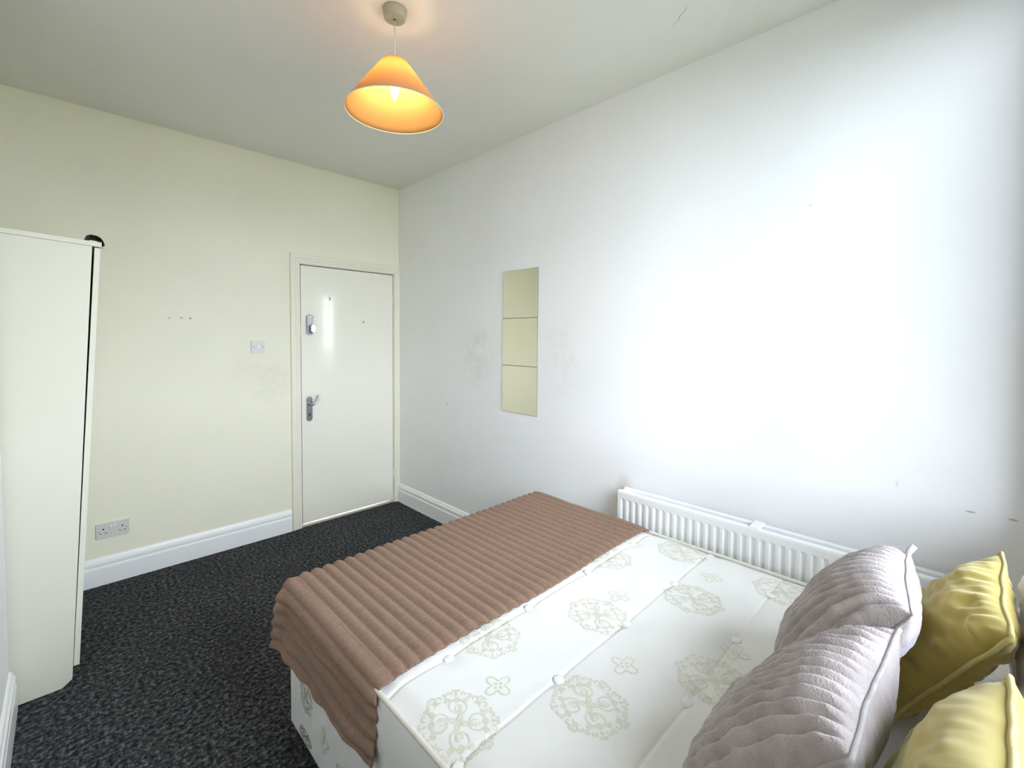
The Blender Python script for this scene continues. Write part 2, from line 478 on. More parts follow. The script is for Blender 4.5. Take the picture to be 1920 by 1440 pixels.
# door frame (architrave)
t1 = tag(empty('trim_1', ((D0 + D1) / 2, C_Y, 0)), 'cream grooved architrave framing the door', 'door frame', kind='structure')
AW = 0.072
def arch_prof(x_in, sgn):
    P_ = [(0.004, 0), (0.004, 0.010), (0.008, 0.0135), (0.016, 0.0135), (0.018, 0.0105), (0.022, 0.0105), (0.025, 0.0155), (0.034, 0.0175), (0.037, 0.0135), (0.041, 0.0135), (0.045, 0.0185), (0.066, 0.0195), (AW - 0.001, 0.0175), (AW, 0.015), (AW, 0)]
    return [(x_in + sgn * a, -d_) for a, d_ in P_]
def local(o_, par):
    o_.parent = par
    o_.matrix_parent_inverse = Matrix.Translation(-Vector(par.location))
    return o_
def arch_piece(name, side):
    zt = DT + AW
    bm = bmesh.new()
    if side == 'L': prof = arch_prof(D0, -1); lo = [(x, C_Y + d_, 0.0) for x, d_ in prof]; hi = [(x, C_Y + d_, DT + (D0 - x)) for x, d_ in prof]
    elif side == 'R':
        k = (B_X - 0.001 - D1) / AW
        prof = [(D1 + (x - D1) * min(1, 1), d_) for x, d_ in arch_prof(D1, 1)]
        prof = [(min(x, B_X - 0.0005), d_) for x, d_ in prof]
        lo = [(x, C_Y + d_, 0.0) for x, d_ in prof]; hi = [(x, C_Y + d_, DT + (x - D1)) for x, d_ in prof]
    else:
        prof = arch_prof(0, 1)
        lo = [(D0 - a, C_Y + d_, DT + a) for a, d_ in prof]; hi = [(min(D1 + a, B_X - 0.0005), C_Y + d_, DT + a) for a, d_ in prof]
    A = [bm.verts.new(v) for v in lo]; Bv = [bm.verts.new(v) for v in hi]
    n = len(A)
    for i in range(n): bm.faces.new((A[i], A[(i + 1) % n], Bv[(i + 1) % n], Bv[i]))
    bm.faces.new(A); bm.faces.new(list(reversed(Bv)))
    return local(bm_obj(name, bm, M['gloss_cream']), t1)
arch_piece('architrave', 'L'); arch_piece('architrave', 'R'); arch_piece('architrave', 'T')
# lining with door stop behind the leaf
def lining(x0, x1, z0, z1):
    return local(box_obj('door_lining', x0, x1, C_Y, C_Y + 0.14, z0, z1, M['gloss_cream']), t1)
lining(D0 - 0.03, D0, 0, DT); lining(D1, D1 + 0.03, 0, DT); lining(D0 - 0.03, D1 + 0.03, DT, DT + 0.03)
local(box_obj('door_stop', D0, D0 + 0.02, C_Y + 0.052, C_Y + 0.075, 0, DT, M['gloss_cream']), t1)
local(box_obj('door_stop', D1 - 0.02, D1, C_Y + 0.052, C_Y + 0.075, 0, DT, M['gloss_cream']), t1)
local(box_obj('door_stop', D0 + 0.02, D1 - 0.02, C_Y + 0.052, C_Y + 0.075, DT - 0.02, DT, M['gloss_cream']), t1)

# door
d1 = tag(empty('door_1', ((D0 + D1) / 2, C_Y, 0)), 'flat cream gloss painted door with chrome lever handle and keypad lock', 'door', kind='structure')
DF = C_Y + 0.006   # door face plane
dp = local(box_obj('door_panel', D0 + 0.006, D1 - 0.004, DF, DF + 0.044, 0.024, DT - 0.006, M['door'], bevel=0.0015), d1)
M['gap_line'] = simple('dark_gap_line', (0.13, 0.095, 0.055), 0.8)  # dark brown strips drawn in for the dark gap round the leaf
sub_edge = box_obj('door_gap_strip', D0 + 0.0030, D0 + 0.0062, DF + 0.0015, DF + 0.042, 0.024, DT - 0.006, M['gap_line']); sub_edge.parent = dp
sub_edge = box_obj('door_gap_strip', D0 + 0.006, D1 - 0.004, DF + 0.0015, DF + 0.042, DT - 0.0062, DT - 0.0028, M['gap_line']); sub_edge.parent = dp
local(box_obj('threshold_strip', D0, D1, C_Y - 0.004, C_Y + 0.14, -0.002, 0.014, M['strip'], bevel=0.003), d1)
for hz in (1.752, 0.234):
    hg = local(tube('hinge', [(D1 - 0.002, DF - 0.004, hz - 0.05), (D1 - 0.002, DF - 0.004, hz + 0.05)], 0.0055, M['gloss_cream'], seg=12), d1)
# small nail and mark on the leaf
local(box_obj('door_nail', 1.460, 1.470, DF - 0.006, DF, 1.730, 1.757, M['steel_dark'], bevel=0.002), d1)
local(lathe('door_mark', [(0.0, -0.003), (0.006, -0.003), (0.007, 0.0)], M['brass'], axis='y', seg=16, loc=(1.742, DF, 1.569)), d1)
# keypad lock: rounded plate, keypad, knob
def rounded_rect(cx, cz, w, h, r_, n=6):
    pts = []
    for (sx, sz, a0) in ((1, 1, 0), (-1, 1, 90), (-1, -1, 180), (1, -1, 270)):
        for k in range(n + 1):
            a = R(a0 + 90 * k / n)
            pts.append((cx + sx * (w / 2 - r_) + r_ * math.cos(a), cz + sz * (h / 2 - r_) + r_ * math.sin(a)))
    return pts
lk = local(prism('keypad_lock', rounded_rect(1.310, 1.536, 0.052, 0.152, 0.018), 'y', DF - 0.012, DF, M['steel_dark'], bevel=0.002), d1)
tag(lk, 'dull steel keypad lock body')
def sub(o_, par):
    o_.parent = par
    return o_
sub(prism('keypad', rounded_rect(1.310, 1.566, 0.034, 0.072, 0.006), 'y', DF - 0.0145, DF - 0.011, M['plastic_bright'], bevel=0.001), lk)
for i in range(2):
    for j in range(5):
        sub(lathe('key_button', [(0.0, -0.003), (0.0032, -0.003), (0.0036, 0.0)], M['chrome'], axis='y', seg=10, loc=(1.302 + 0.016 * i, DF - 0.0143, 1.541 + 0.0125 * j)), lk)
sub(prism('turn_knob', rounded_rect(1.322, 1.508, 0.034, 0.068, 0.014), 'y', DF - 0.045, DF - 0.018, M['chrome'], bevel=0.006), lk)
sub(lathe('knob_stem', [(0.0, -0.02), (0.011, -0.02), (0.011, 0.0)], M['chrome'], axis='y', seg=20, loc=(1.316, DF - 0.010, 1.508)), lk)
# latch keep on the edge
local(box_obj('strike_plate', D0 - 0.0015, D0 + 0.0035, DF - 0.001, DF + 0.02, 1.46, 1.56, M['brass']), d1)
# lever handle on back plate
hp = local(prism('door_handle', rounded_rect(1.302, 0.898, 0.042, 0.188, 0.0205, 8), 'y', DF - 0.007, DF, M['steel_dark'], bevel=0.0015), d1)
lev = [(1.302, DF - 0.005, 0.940), (1.302, DF - 0.030, 0.938), (1.305, DF - 0.047, 0.936), (1.315, DF - 0.054, 0.937), (1.330, DF - 0.056, 0.947), (1.346, DF - 0.055, 0.967), (1.357, DF - 0.052, 0.990), (1.361, DF - 0.050, 1.004)]
def smooth_path(P_, n=5):
    P_ = [Vector(p_) for p_ in P_]
    out = []
    for i in range(len(P_) - 1):
        p0 = P_[max(i - 1, 0)]; p1 = P_[i]; p2 = P_[i + 1]; p3 = P_[min(i + 2, len(P_) - 1)]
        for k in range(n):
            t = k / n
            out.append(0.5 * ((2 * p1) + (p2 - p0) * t + (2 * p0 - 5 * p1 + 4 * p2 - p3) * t * t + (3 * p1 - p0 - 3 * p2 + p3) * t ** 3))
    out.append(P_[-1])
    return out
sub(tube('lever', smooth_path(lev), 0.0085, M['chrome'], seg=14), hp)
sub(lathe('lever_collar', [(0.0, -0.012), (0.014, -0.012), (0.0155, -0.002), (0.0155, 0.0)], M['chrome'], axis='y', seg=24, loc=(1.302, DF - 0.006, 0.940)), hp)
sub(prism('keyhole', rounded_rect(1.302, 0.855, 0.009, 0.026, 0.0044), 'y', DF - 0.0078, DF - 0.0065, M['hole']), hp)
for z_ in (0.983, 0.812):
    sub(lathe('screw', [(0.0, -0.0015), (0.004, -0.0012), (0.0045, 0.0)], M['chrome'], axis='y', seg=12, loc=(1.302, DF - 0.0066, z_)), hp)

# ------------------------------------------------------------------ radiator
RY0, RY1, RZ0, RZ1, RXF = 0.005, 1.207, 0.20, 0.690, 1.958
rad = tag(empty('radiator', (B_X - 0.05, (RY0 + RY1) / 2, RZ0)), 'white ribbed panel radiator on the wall beside the bed', 'radiator')
def loc_r(o_): return local(o_, rad)
def rad_panel(name, xf, thick, flutes):
    pitch = 0.0353
    nz = [RZ0, RZ0 + 0.02, RZ0 + 0.035, RZ0 + 0.05, RZ1 - 0.052, RZ1 - 0.044, RZ1 - 0.036, RZ1 - 0.012, RZ1 - 0.004, RZ1]
    mz = [0, 0, 0, 1, 1, 1, 0, 0, 0, 0]
    rx = [0.004, 0, 0, 0, 0, 0, 0, 0, 0.0015, 0.006]
    ys, dy = [RY0], [0.0]
    if flutes:
        n = int((RY1 - RY0 - 0.012) / pitch)
        y = RY1 - 0.012 - n * pitch
        # order ascending
        for i in range(n):
            a = y + i * pitch
            for f_, d_ in ((0.0, 0.0), (0.16, 0.0), (0.26, 0.35), (0.40, 1.0), (0.62, 1.0), (0.76, 0.35), (0.86, 0.0)):
                ys.append(a + f_ * pitch); dy.append(d_)
    ys += [RY1]; dy += [0.0]
    verts, faces = [], []
    for z_, m_, r_ in zip(nz, mz, rx):
        for y_, d_ in zip(ys, dy):
            verts.append((xf + r_ + 0.0085 * d_ * m_, y_, z_))
    W_ = len(ys)
    for i in range(len(nz) - 1):
        for j in range(W_ - 1):
            faces.append((i * W_ + j, i * W_ + j + 1, (i + 1) * W_ + j + 1, (i + 1) * W_ + j))
    # back
    base = len(verts)
    verts += [(xf + thick, RY0, RZ0), (xf + thick, RY1, RZ0), (xf + thick, RY1, RZ1), (xf + thick, RY0, RZ1)]
    faces.append((base, base + 1, base + 2, base + 3))
    top = [(len(nz) - 1) * W_ + j for j in range(W_)]
    faces.append(tuple(top + [base + 2, base + 3]))
    faces.append(tuple(list(reversed(range(W_))) + [base, base + 1]))
    faces.append(tuple([i * W_ for i in range(len(nz))] + [base + 3, base]))
    faces.append(tuple(list(reversed([i * W_ + W_ - 1 for i in range(len(nz))])) + [base + 1, base + 2]))
    bm = bmesh.new()
    vv = [bm.verts.new(v) for v in verts]
    for f_ in faces:
        try: bm.faces.new([vv[i] for i in f_])
        except ValueError: pass
    return loc_r(bm_obj(name, bm, M['radiator']))
rad_panel('front_panel', RXF, 0.022, True)
rad_panel('rear_panel', RXF + 0.060, 0.018, False)
# convector fins folded between panels (zig-zag sheet)
vs_, fs_ = [], []
nf = 60
for i in range(nf + 1):
    y_ = RY0 + 0.02 + (RY1 - RY0 - 0.04) * i / nf
    x_ = RXF + (0.024 if i % 2 else 0.058)
    vs_ += [(x_, y_, RZ0 + 0.04), (x_, y_, RZ1 - 0.05)]
    if i: fs_.append((2 * i - 2, 2 * i, 2 * i + 1, 2 * i - 1))
loc_r(mesh_obj('convector_fins', vs_, fs_, M['radiator']))
loc_r(box_obj('top_clip', RXF + 0.004, RXF + 0.088, 0.558, 0.596, RZ1 - 0.006, RZ1 + 0.004, M['radiator'], bevel=0.0015))
loc_r(box_obj('end_cap', RXF + 0.018, RXF + 0.074, RY1 - 0.03, RY1 - 0.004, RZ1 - 0.05, RZ1 - 0.004, M['radiator'], bevel=0.002))
for y_ in (0.22, 1.0):
    loc_r(box_obj('wall_bracket', RXF + 0.076, B_X - 0.001, y_ - 0.02, y_ + 0.02, RZ0 + 0.05, RZ1 - 0.03, M['radiator'], bevel=0.002))
loc_r(tube('supply_pipe', [(RXF + 0.04, RY1 - 0.02, RZ0 + 0.03), (RXF + 0.04, RY1 + 0.03, RZ0 + 0.03), (RXF + 0.04, RY1 + 0.045, RZ0 + 0.02), (RXF + 0.04, RY1 + 0.045, 0.0)], 0.0075, M['radiator'], seg=12))

# ------------------------------------------------------------------ wardrobe in the alcove, tipped forward a little
TILT = R(3.1)
wr = tag(empty('wardrobe', (-0.014, 2.562, 0.0), (0, TILT, 0)), 'white laminate wardrobe leaning out of the alcove', 'wardrobe')
tt = math.tan(TILT)
WD, WH, WW = -0.47, 1.822, 0.885
def side_outline():
    return [(WD, WD * tt), (-0.030, -0.030 * tt), (0.0, 0.024), (0.0, WH), (WD, WH)]
prism('side_panel', side_outline(), 'y', 0.0, 0.016, M['laminate'], wr, bevel=0.0006)
prism('side_panel', side_outline(), 'y', WW - 0.016, WW, M['laminate'], wr, bevel=0.0006)
box_obj('top_panel', WD, 0.029, -0.001, WW + 0.001, WH + 0.001, WH + 0.021, M['laminate'], wr, 0.001)
box_obj('back_panel', WD, WD + 0.004, 0.016, WW - 0.016, 0.0, WH, M['laminate'], wr)
box_obj('base_shelf', WD + 0.004, -0.002, 0.016, WW - 0.016, 0.070, 0.086, M['laminate'], wr)
box_obj('plinth', -0.045, -0.030, 0.016, WW - 0.016, 0.0, 0.070, M['laminate'], wr)
for (ya, yb) in ((0.001, WW / 2 - 0.0015), (WW / 2 + 0.0015, WW - 0.001)):
    dr = box_obj('wardrobe_door', 0.0, 0.0185, ya, yb, 0.076, WH - 0.004, M['laminate'], wr, 0.001)
    # hangs slightly proud at the top
    for v in dr.data.vertices:
        v.co.x += 0.0012 + 0.0060 * max(0.0, v.co.z / WH)

# small black curled flap lying on the wardrobe's front corner
bit = tag(empty('tape_scrap', (0.088, 2.600, 1.842)), 'small black curled scrap on the front corner of the wardrobe top', 'tape')
vs_, fs_ = [], []
prof = [(-0.024, 0.008), (-0.020, 0.018), (-0.008, 0.024), (0.012, 0.022), (0.024, 0.014), (0.031, 0.002), (0.034, -0.012)]
rows = 5
for j in range(rows):
    y_ = -0.045 + 0.13 * j / (rows - 1)
    for x_, z_ in prof: vs_.append((x_ + 0.004 * math.sin(j * 2.1), y_, z_ + (0.004 * math.sin(3 * j))))
n_ = len(prof)
for j in range(rows - 1):
    for i in range(n_ - 1): fs_.append((j * n_ + i, j * n_ + i + 1, (j + 1) * n_ + i + 1, (j + 1) * n_ + i))
sc_ = mesh_obj('curled_strip', vs_, fs_, M['black'], bit, False)
md = sc_.modifiers.new('thick', 'SOLIDIFY'); md.thickness = 0.0012

# ------------------------------------------------------------------ switch and socket
sw = tag(empty('light_switch', (0.952, C_Y, 1.374)), 'white single rocker light switch left of the door', 'light switch')
prism('plate', rounded_rect(0, 0, 0.087, 0.085, 0.003, 3), 'y', -0.009, 0.0, M['plastic'], sw, bevel=0.0015)
box_obj('rocker', -0.009, 0.009, -0.0125, -0.008, -0.013, 0.013, M['plastic_bright'], sw, 0.0015)
for x_ in (-0.030, 0.030):
    lathe('screw', [(0.0, -0.0004), (0.0032, -0.0004), (0.0038, 0.001)], M['steel_dark'], sw, seg=12, axis='y', loc=(x_, -0.0095, 0))
so = tag(empty('wall_socket', (0.170, C_Y, 0.312)), 'white double power socket above the skirting board', 'socket')
prism('plate', rounded_rect(0, 0, 0.147, 0.086, 0.003, 3), 'y', -0.010, 0.0, M['plastic'], so, bevel=0.0015)
for x_ in (-0.009, 0.009):
    box_obj('rocker', x_ - 0.0065, x_ + 0.0065, -0.0145, -0.0095, 0.012, 0.031, M['plastic_bright'], so, 0.0015)
for cx in (-0.042, 0.042):
    box_obj('earth_hole', cx - 0.003, cx + 0.003, -0.0106, -0.0095, 0.006, 0.015, M['hole'], so)
    for dx in (-0.011, 0.011):
        box_obj('pin_hole', cx + dx - 0.0045, cx + dx + 0.0045, -0.0105, -0.0095, -0.0155, -0.012, M['hole'], so)
for x_ in (-0.061, 0.061):
    box_obj('screw_slot', x_ - 0.004, x_ + 0.004, -0.0105, -0.0095, -0.0025, 0.0005, M['steel_dark'], so)

# ------------------------------------------------------------------ mirror tiles
TS = 0.3065
mirror_lab = ['bottom square mirror tile on the wall, lowest of three', 'middle square mirror tile of the column on the wall', 'top square mirror tile on the wall, highest of three']
for i in range(3):
    z0 = 0.9635 + i * (TS + 0.0013)
    mt = tag(empty('mirror_tile', (B_X, 2.010, z0 + TS / 2)), mirror_lab[i], 'mirror', 'mirror tiles in a column on the white wall')
    wob = [0.0, 0.0012, -0.0008][i]
    tilt = [R(0.10), R(-0.05), R(0.02)][i]
    g_ = box_obj('glass_body', -0.0042, -0.0008, -0.156 + wob, 0.156 + wob, -TS / 2, TS / 2, M['mirror_edge'], mt, 0.0008, 1)
    f_ = box_obj('silvered_face', -0.0048, -0.0041, -0.1545 + wob, 0.1545 + wob, -TS / 2 + 0.0018, TS / 2 - 0.0018, M['mirror'], mt)

# ------------------------------------------------------------------ pendant lamp
LX, LY = 0.931, 1.598
lamp = tag(empty('pendant_lamp', (LX, LY, H)), 'lit pendant lamp with cream cone shade hanging from the ceiling', 'lamp')
lathe('ceiling_rose', [(0.0, -0.036), (0.006, -0.036), (0.036, -0.0355), (0.0405, -0.033), (0.0425, -0.024), (0.0455, -0.006), (0.0470, 0.0), (0.0, 0.0)], M['rose'], lamp, seg=48)
lathe('cord_grip', [(0.0052, -0.034), (0.0052, -0.0375), (0.0028, -0.0375)], M['hole'], lamp, seg=16)
ZR = 2.331 - H; ZT = 2.520 - H
tube('cord', [(0, 0, -0.034), (0.0006, 0, -0.10), (0, 0, ZT - 0.01)], 0.0026, M['cord'], lamp, 10)
RB, RT_ = 0.187, 0.050
def shade_profile(off):
    pts = []
    for k in range(13):
        t = k / 12
        pts.append((RB + (RT_ - RB) * t - off, ZR + (ZT - ZR) * t))
    return pts
prof = shade_profile(0.0) + list(reversed(shade_profile(0.0012)))
prof.append(prof[0])
lathe('lamp_shade', prof, M['shade'], lamp, seg=96)
vr, fr_ = tube_geo([(RB * math.cos(2 * math.pi * k / 72), RB * math.sin(2 * math.pi * k / 72), ZR) for k in range(72)], 0.0018, 8, True)
mesh_obj('shade_rim', vr, fr_, M['cord'], lamp, True)
# carrier ring with three spokes
rs = 0.021
vr, fr_ = tube_geo([(RT_ * 0.97 * math.cos(2 * math.pi * k / 48), RT_ * 0.97 * math.sin(2 * math.pi * k / 48), ZT) for k in range(48)], 0.0014, 6, True)
car = mesh_obj('shade_carrier', vr, fr_, M['cord'], lamp, True)
for k in range(3):
    a = 2 * math.pi * k / 3 + 0.5
    tube('spoke', [(rs * math.cos(a), rs * math.sin(a), ZT - 0.006), (RT_ * 0.97 * math.cos(a), RT_ * 0.97 * math.sin(a), ZT)], 0.0012, M['cord'], car, 6)
lathe('lamp_holder', [(0.0, 0.0), (0.008, 0.0), (0.015, -0.008), (0.0175, -0.020), (0.0175, -0.046), (0.0, -0.046)], M['cord'], lamp, seg=24, loc=(0, 0, ZT + 0.004))
ZB = ZT - 0.042
lathe('bulb', [(0.0, 0.0), (0.010, 0.0), (0.0115, -0.012), (0.0165, -0.028), (0.0180, -0.042), (0.0165, -0.058), (0.0120, -0.078), (0.0060, -0.094), (0.0025, -0.101), (0.0, -0.103)], M['bulb'], lamp, seg=24, loc=(0, 0, ZB))

# ------------------------------------------------------------------ bed: divan base and mattress
MX0, MX1, MY0, MY1 = 0.550, 1.932, -0.210, 1.698
SEAM, TOP = 0.320, 0.555
bed = tag(empty('divan_bed', ((MX0 + MX1) / 2, (MY0 + MY1) / 2, 0)), 'cream patterned divan base under the mattress', 'bed')
def loc_b(o_): return local(o_, bed)
loc_b(box_obj('divan_box', MX0 + 0.002, MX1 - 0.002, MY0 + 0.004, MY1 - 0.004, 0.045, SEAM - 0.002, M['mattress'], bevel=0.012, seg=3))
for cx in (MX0 + 0.10, MX1 - 0.10):
    for cy in (MY0 + 0.12, MY1 - 0.12):
        loc_b(lathe('castor', [(0.0, 0.0), (0.022, 0.0), (0.025, 0.006), (0.025, 0.036), (0.012, 0.046), (0.0, 0.046)], M['hole'], seg=20, loc=(cx, cy, 0)))

mat_root = tag(empty('mattress', ((MX0 + MX1) / 2, (MY0 + MY1) / 2, SEAM)), 'white double mattress with gold scroll motifs and tufted buttons', 'mattress')
def loc_m(o_): return local(o_, mat_root)
rowsA = [(y_, [0.747 + 0.3345 * k for k in range(4)]) for y_ in (1.0, 0.456, -0.09, 1.54)]
rowsB = [(y_, [0.575 + 0.335 * k for k in range(5)]) for y_ in (0.73, 0.183, 1.27)]
BUT = [(x_, y_) for y_, xs in rowsA + rowsB for x_ in xs]
ROWS = [y_ for y_, xs in rowsA + rowsB]
def ss(a, b_, x):
    t = max(0, min(1, (x - a) / (b_ - a))); return t * t * (3 - 2 * t)
def top_h(x, y):
    h = TOP - 0.004
    dmin = 9
    for yr in ROWS:
        d_ = abs(y - yr)
        if d_ < 0.14:
            wob = 0.006 * noise.noise(Vector((x * 6, yr * 7, 0.3)))
            h -= 0.0032 * math.exp(-((y - yr + 0.5 * wob) / 0.0058) ** 2) + 0.0016 * math.exp(-((y - yr) / 0.05) ** 2)
    for bx, by in BUT:
        d2 = (x - bx) ** 2 + (y - by) ** 2
        if d2 < 0.03: h -= 0.005 * math.exp(-d2 / 0.0012)
    h += 0.003
    h += 0.0022 * noise.noise(Vector((x * 5, y * 9, 1.7))) + 0.0009 * noise.noise(Vector((x * 9, y * 22, 4.2)))
    # roll off towards the rim
    e = min(x - MX0, MX1 - x, y - MY0, MY1 - y)
    h -= 0.016 * (1 - ss(0.0, 0.06, e))
    return h
NX, NY = 128, 170
def gridline(a, b_, n, r_):
    # denser samples near edges
    return [a + (b_ - a) * i / n for i in range(n + 1)]
gx = gridline(MX0, MX1, NX, 0); gy = gridline(MY0, MY1, NY, 0)
gy = sorted([y_ for y_ in gy if min(abs(y_ - r_) for r_ in ROWS) > 0.020] + [r_ + d_ for r_ in ROWS for d_ in (-0.018, -0.014, -0.0105, -0.0075, -0.005, -0.0025, 0, 0.0025, 0.005, 0.0075, 0.0105, 0.014, 0.018) if MY0 < r_ + d_ < MY1])
NY = len(gy) - 1
verts, faces = [], []
for y_ in gy:
    for x_ in gx: verts.append((x_, y_, top_h(x_, y_)))
W_ = NX + 1
for j in range(NY):
    for i in range(NX):
        faces.append((j * W_ + i, j * W_ + i + 1, (j + 1) * W_ + i + 1, (j + 1) * W_ + i))
per = [i for i in range(W_)] + [j * W_ + NX for j in range(1, NY + 1)] + [NY * W_ + i for i in range(NX - 1, -1, -1)] + [j * W_ for j in range(NY - 1, 0, -1)]
prev = per
for (z_, off) in ((TOP - 0.03, 0.006), (TOP - 0.08, 0.010), (SEAM + 0.11, 0.011), (SEAM + 0.06, 0.010), (SEAM + 0.02, 0.006), (SEAM + 0.004, 0.0)):
    cur = []
    for idx in per:
        x_, y_, _z = verts[idx]
        ox = -off if abs(x_ - MX0) < 1e-6 else (off if abs(x_ - MX1) < 1e-6 else 0)
        oy = -off if abs(y_ - MY0) < 1e-6 else (off if abs(y_ - MY1) < 1e-6 else 0)
        if ox and oy: ox *= 0.6; oy *= 0.6
        wv = 0.0025 * noise.noise(Vector((x_ * 8, y_ * 8, z_ * 14)))
        cur.append(len(verts)); verts.append((x_ + ox + (wv if ox else 0), y_ + oy + (wv if oy else 0), z_))
    n_ = len(per)
    for k in range(n_):
        faces.append((prev[k], cur[k], cur[(k + 1) % n_], prev[(k + 1) % n_]))
    prev = cur
faces.append(tuple(prev))
loc_m(mesh_obj('mattress_body', verts, faces, M['mattress'], None, True))
def rim_path(z_, off, rr=0.03):
    pts = []
    for (cx, cy, a0) in ((MX1 - rr + off, MY1 - rr + off, 0), (MX0 + rr - off, MY1 - rr + off, 90), (MX0 + rr - off, MY0 + rr - off, 180), (MX1 - rr + off, MY0 + rr - off, 270)):
        for k in range(7):
            a = R(a0 + 15 * k); pts.append((cx + rr * math.cos(a), cy + rr * math.sin(a), z_))
    out = []
    for i in range(len(pts)):
        a = Vector(pts[i]); b_ = Vector(pts[(i + 1) % len(pts)])
        n = max(1, int((b_ - a).length / 0.05))
        for k in range(n):
            q = a.lerp(b_, k / n)
            q.z += 0.002 * noise.noise(Vector((q.x * 7, q.y * 7, z_ * 3)))
            out.append(q)
    return out
loc_m(tube('piping', rim_path(TOP - 0.011, 0.001), 0.0068, M['piping'], None, 10, True))
loc_m(tube('piping', rim_path(SEAM + 0.006, 0.003), 0.0060, M['piping'], None, 10, True))
# tuft buttons
def button_mesh():
    n, rings = 18, [(0.0, 0.0036), (0.006, 0.0036), (0.0115, 0.0030), (0.0165, 0.0014), (0.0150, -0.0022)]
    v = [(0, 0, rings[0][1])]; f = []
    for q, (r_, z_) in enumerate(rings[1:]):
        for k in range(n):
            a = 2 * math.pi * k / n
            rr = r_ * (1 + (0.05 * math.sin(9 * a) if q >= 1 else 0))
            v.append((rr * math.cos(a), rr * math.sin(a), z_))
    for k in range(n): f.append((0, 1 + k, 1 + (k + 1) % n))
    for q in range(len(rings) - 2):
        for k in range(n):
            f.append((1 + q * n + k, 1 + (q + 1) * n + k, 1 + (q + 1) * n + (k + 1) % n, 1 + q * n + (k + 1) % n))
    me = bpy.data.meshes.new('tuft_button'); me.from_pydata(v, [], f)
    me.polygons.foreach_set('use_smooth', [True] * len(me.polygons)); me.materials.append(M['button'])
    return me
bme = button_mesh()
for bi, (bx, by) in enumerate(BUT):
    if by > 1.1: continue      # under the throw
    rb = random.Random(bi)
    o_ = link('tuft_button', bme, None, mat_root)
    o_.location = (bx - mat_root.location.x, by - mat_root.location.y, top_h(bx, by) + 0.0028 - SEAM)
    o_.rotation_euler = (rb.uniform(-0.16, 0.16), rb.uniform(-0.16, 0.16), rb.uniform(0, 6))

# woven scroll motifs: strokes in unit space -> ribbons that follow the cloth
def spiral(cx, cy, r0, r1, a0, turns, n=18):
    out = []
    for k in range(n + 1):
        t = k / n
        a = a0 + turns * 2 * math.pi * t
        r_ = r0 + (r1 - r0) * t
        out.append((cx + r_ * math.cos(a), cy + r_ * math.sin(a)))
    return out
def rot(pts, a):
    c, s = math.cos(a), math.sin(a)
    return [(x * c - y * s, x * s + y * c) for x, y in pts]
def medallion_strokes():
    S = []
    for k in range(4):
        a = k * math.pi / 2
        # big C scroll
        S.append(rot(spiral(0.40, 0.17, 0.235, 0.235, R(-150), 0.62, 16) + spiral(0.40, 0.17, 0.235, 0.06, R(73), 0.85, 14)[1:], a + R(22)))
        S.append(rot(spiral(0.30, 0.02, 0.06, 0.03, 0, 0.9, 8), a + R(22)))
        # small centre hooks
        S.append(rot(spiral(0.13, 0.10, 0.11, 0.06, R(200), 0.6, 8), a))
        # oval bead
        S.append(rot([(0.66 + 0.075 * math.cos(t), 0.055 * math.sin(t)) for t in [2 * math.pi * q / 12 for q in range(13)]], a + R(45)))
        # outer fleur, two mirrored curls with a leaf
        for s in (1, -1):
            S.append(rot([(x, s * y) for x, y in spiral(0.80, 0.16, 0.125, 0.03, R(-160), 0.95, 12)], a))
            S.append(rot([(x, s * y) for x, y in spiral(0.93, 0.055, 0.07, 0.02, R(-140), 0.85, 9)], a))
            S.append(rot([(x, s * y) for x, y in spiral(0.62, 0.27, 0.08, 0.03, R(170), -0.8, 9)], a))
            S.append(rot([(x, s * y) for x, y in spiral(0.84, 0.20, 0.085, 0.02, R(-120), 0.85, 9)], a + R(45)))
            S.append(rot([(x, s * y) for x, y in spiral(0.94, 0.06, 0.06, 0.02, R(-130), 0.8, 8)], a + R(45)))
        for q in (22.5, 67.5):
            S.append(rot(spiral(0.86, 0.0, 0.075, 0.02, R(150), 0.95, 9), a + R(q)))
            S.append(rot(spiral(0.68, 0.03, 0.06, 0.02, R(-30), -0.9, 8), a + R(q)))
        S.append(rot(spiral(0.36, 0.13, 0.10, 0.03, R(60), 1.0, 10), a + R(22)))
        S.append(rot([(0.0, 0.0), (0.10, 0.035), (0.20, 0.0), (0.10, -0.035), (0.0, 0.0)], a + R(45)))
        S.append(rot([(0.70, 0), (0.76, 0.03), (0.84, 0.0), (0.76, -0.03), (0.70, 0)], a))
        S.append(rot([(0.79, 0), (0.83, 0.025), (0.90, 0.0), (0.83, -0.025), (0.79, 0)], a + R(45)))
    return S
def cross_strokes():
    S = []
    def rr(t): return 0.70 + 0.27 * math.cos(4 * t) - 0.03 * math.cos(8 * t)
    S.append([(rr(2 * math.pi * q / 56) * math.cos(2 * math.pi * q / 56), rr(2 * math.pi * q / 56) * math.sin(2 * math.pi * q / 56)) for q in range(57)])
    for k in range(4):
        a = k * math.pi / 2
        S.append(rot([(0.12, 0), (0.22, 0.07), (0.33, 0.0), (0.22, -0.07), (0.12, 0)], a))
    return S
MED, CRS = medallion_strokes(), cross_strokes()
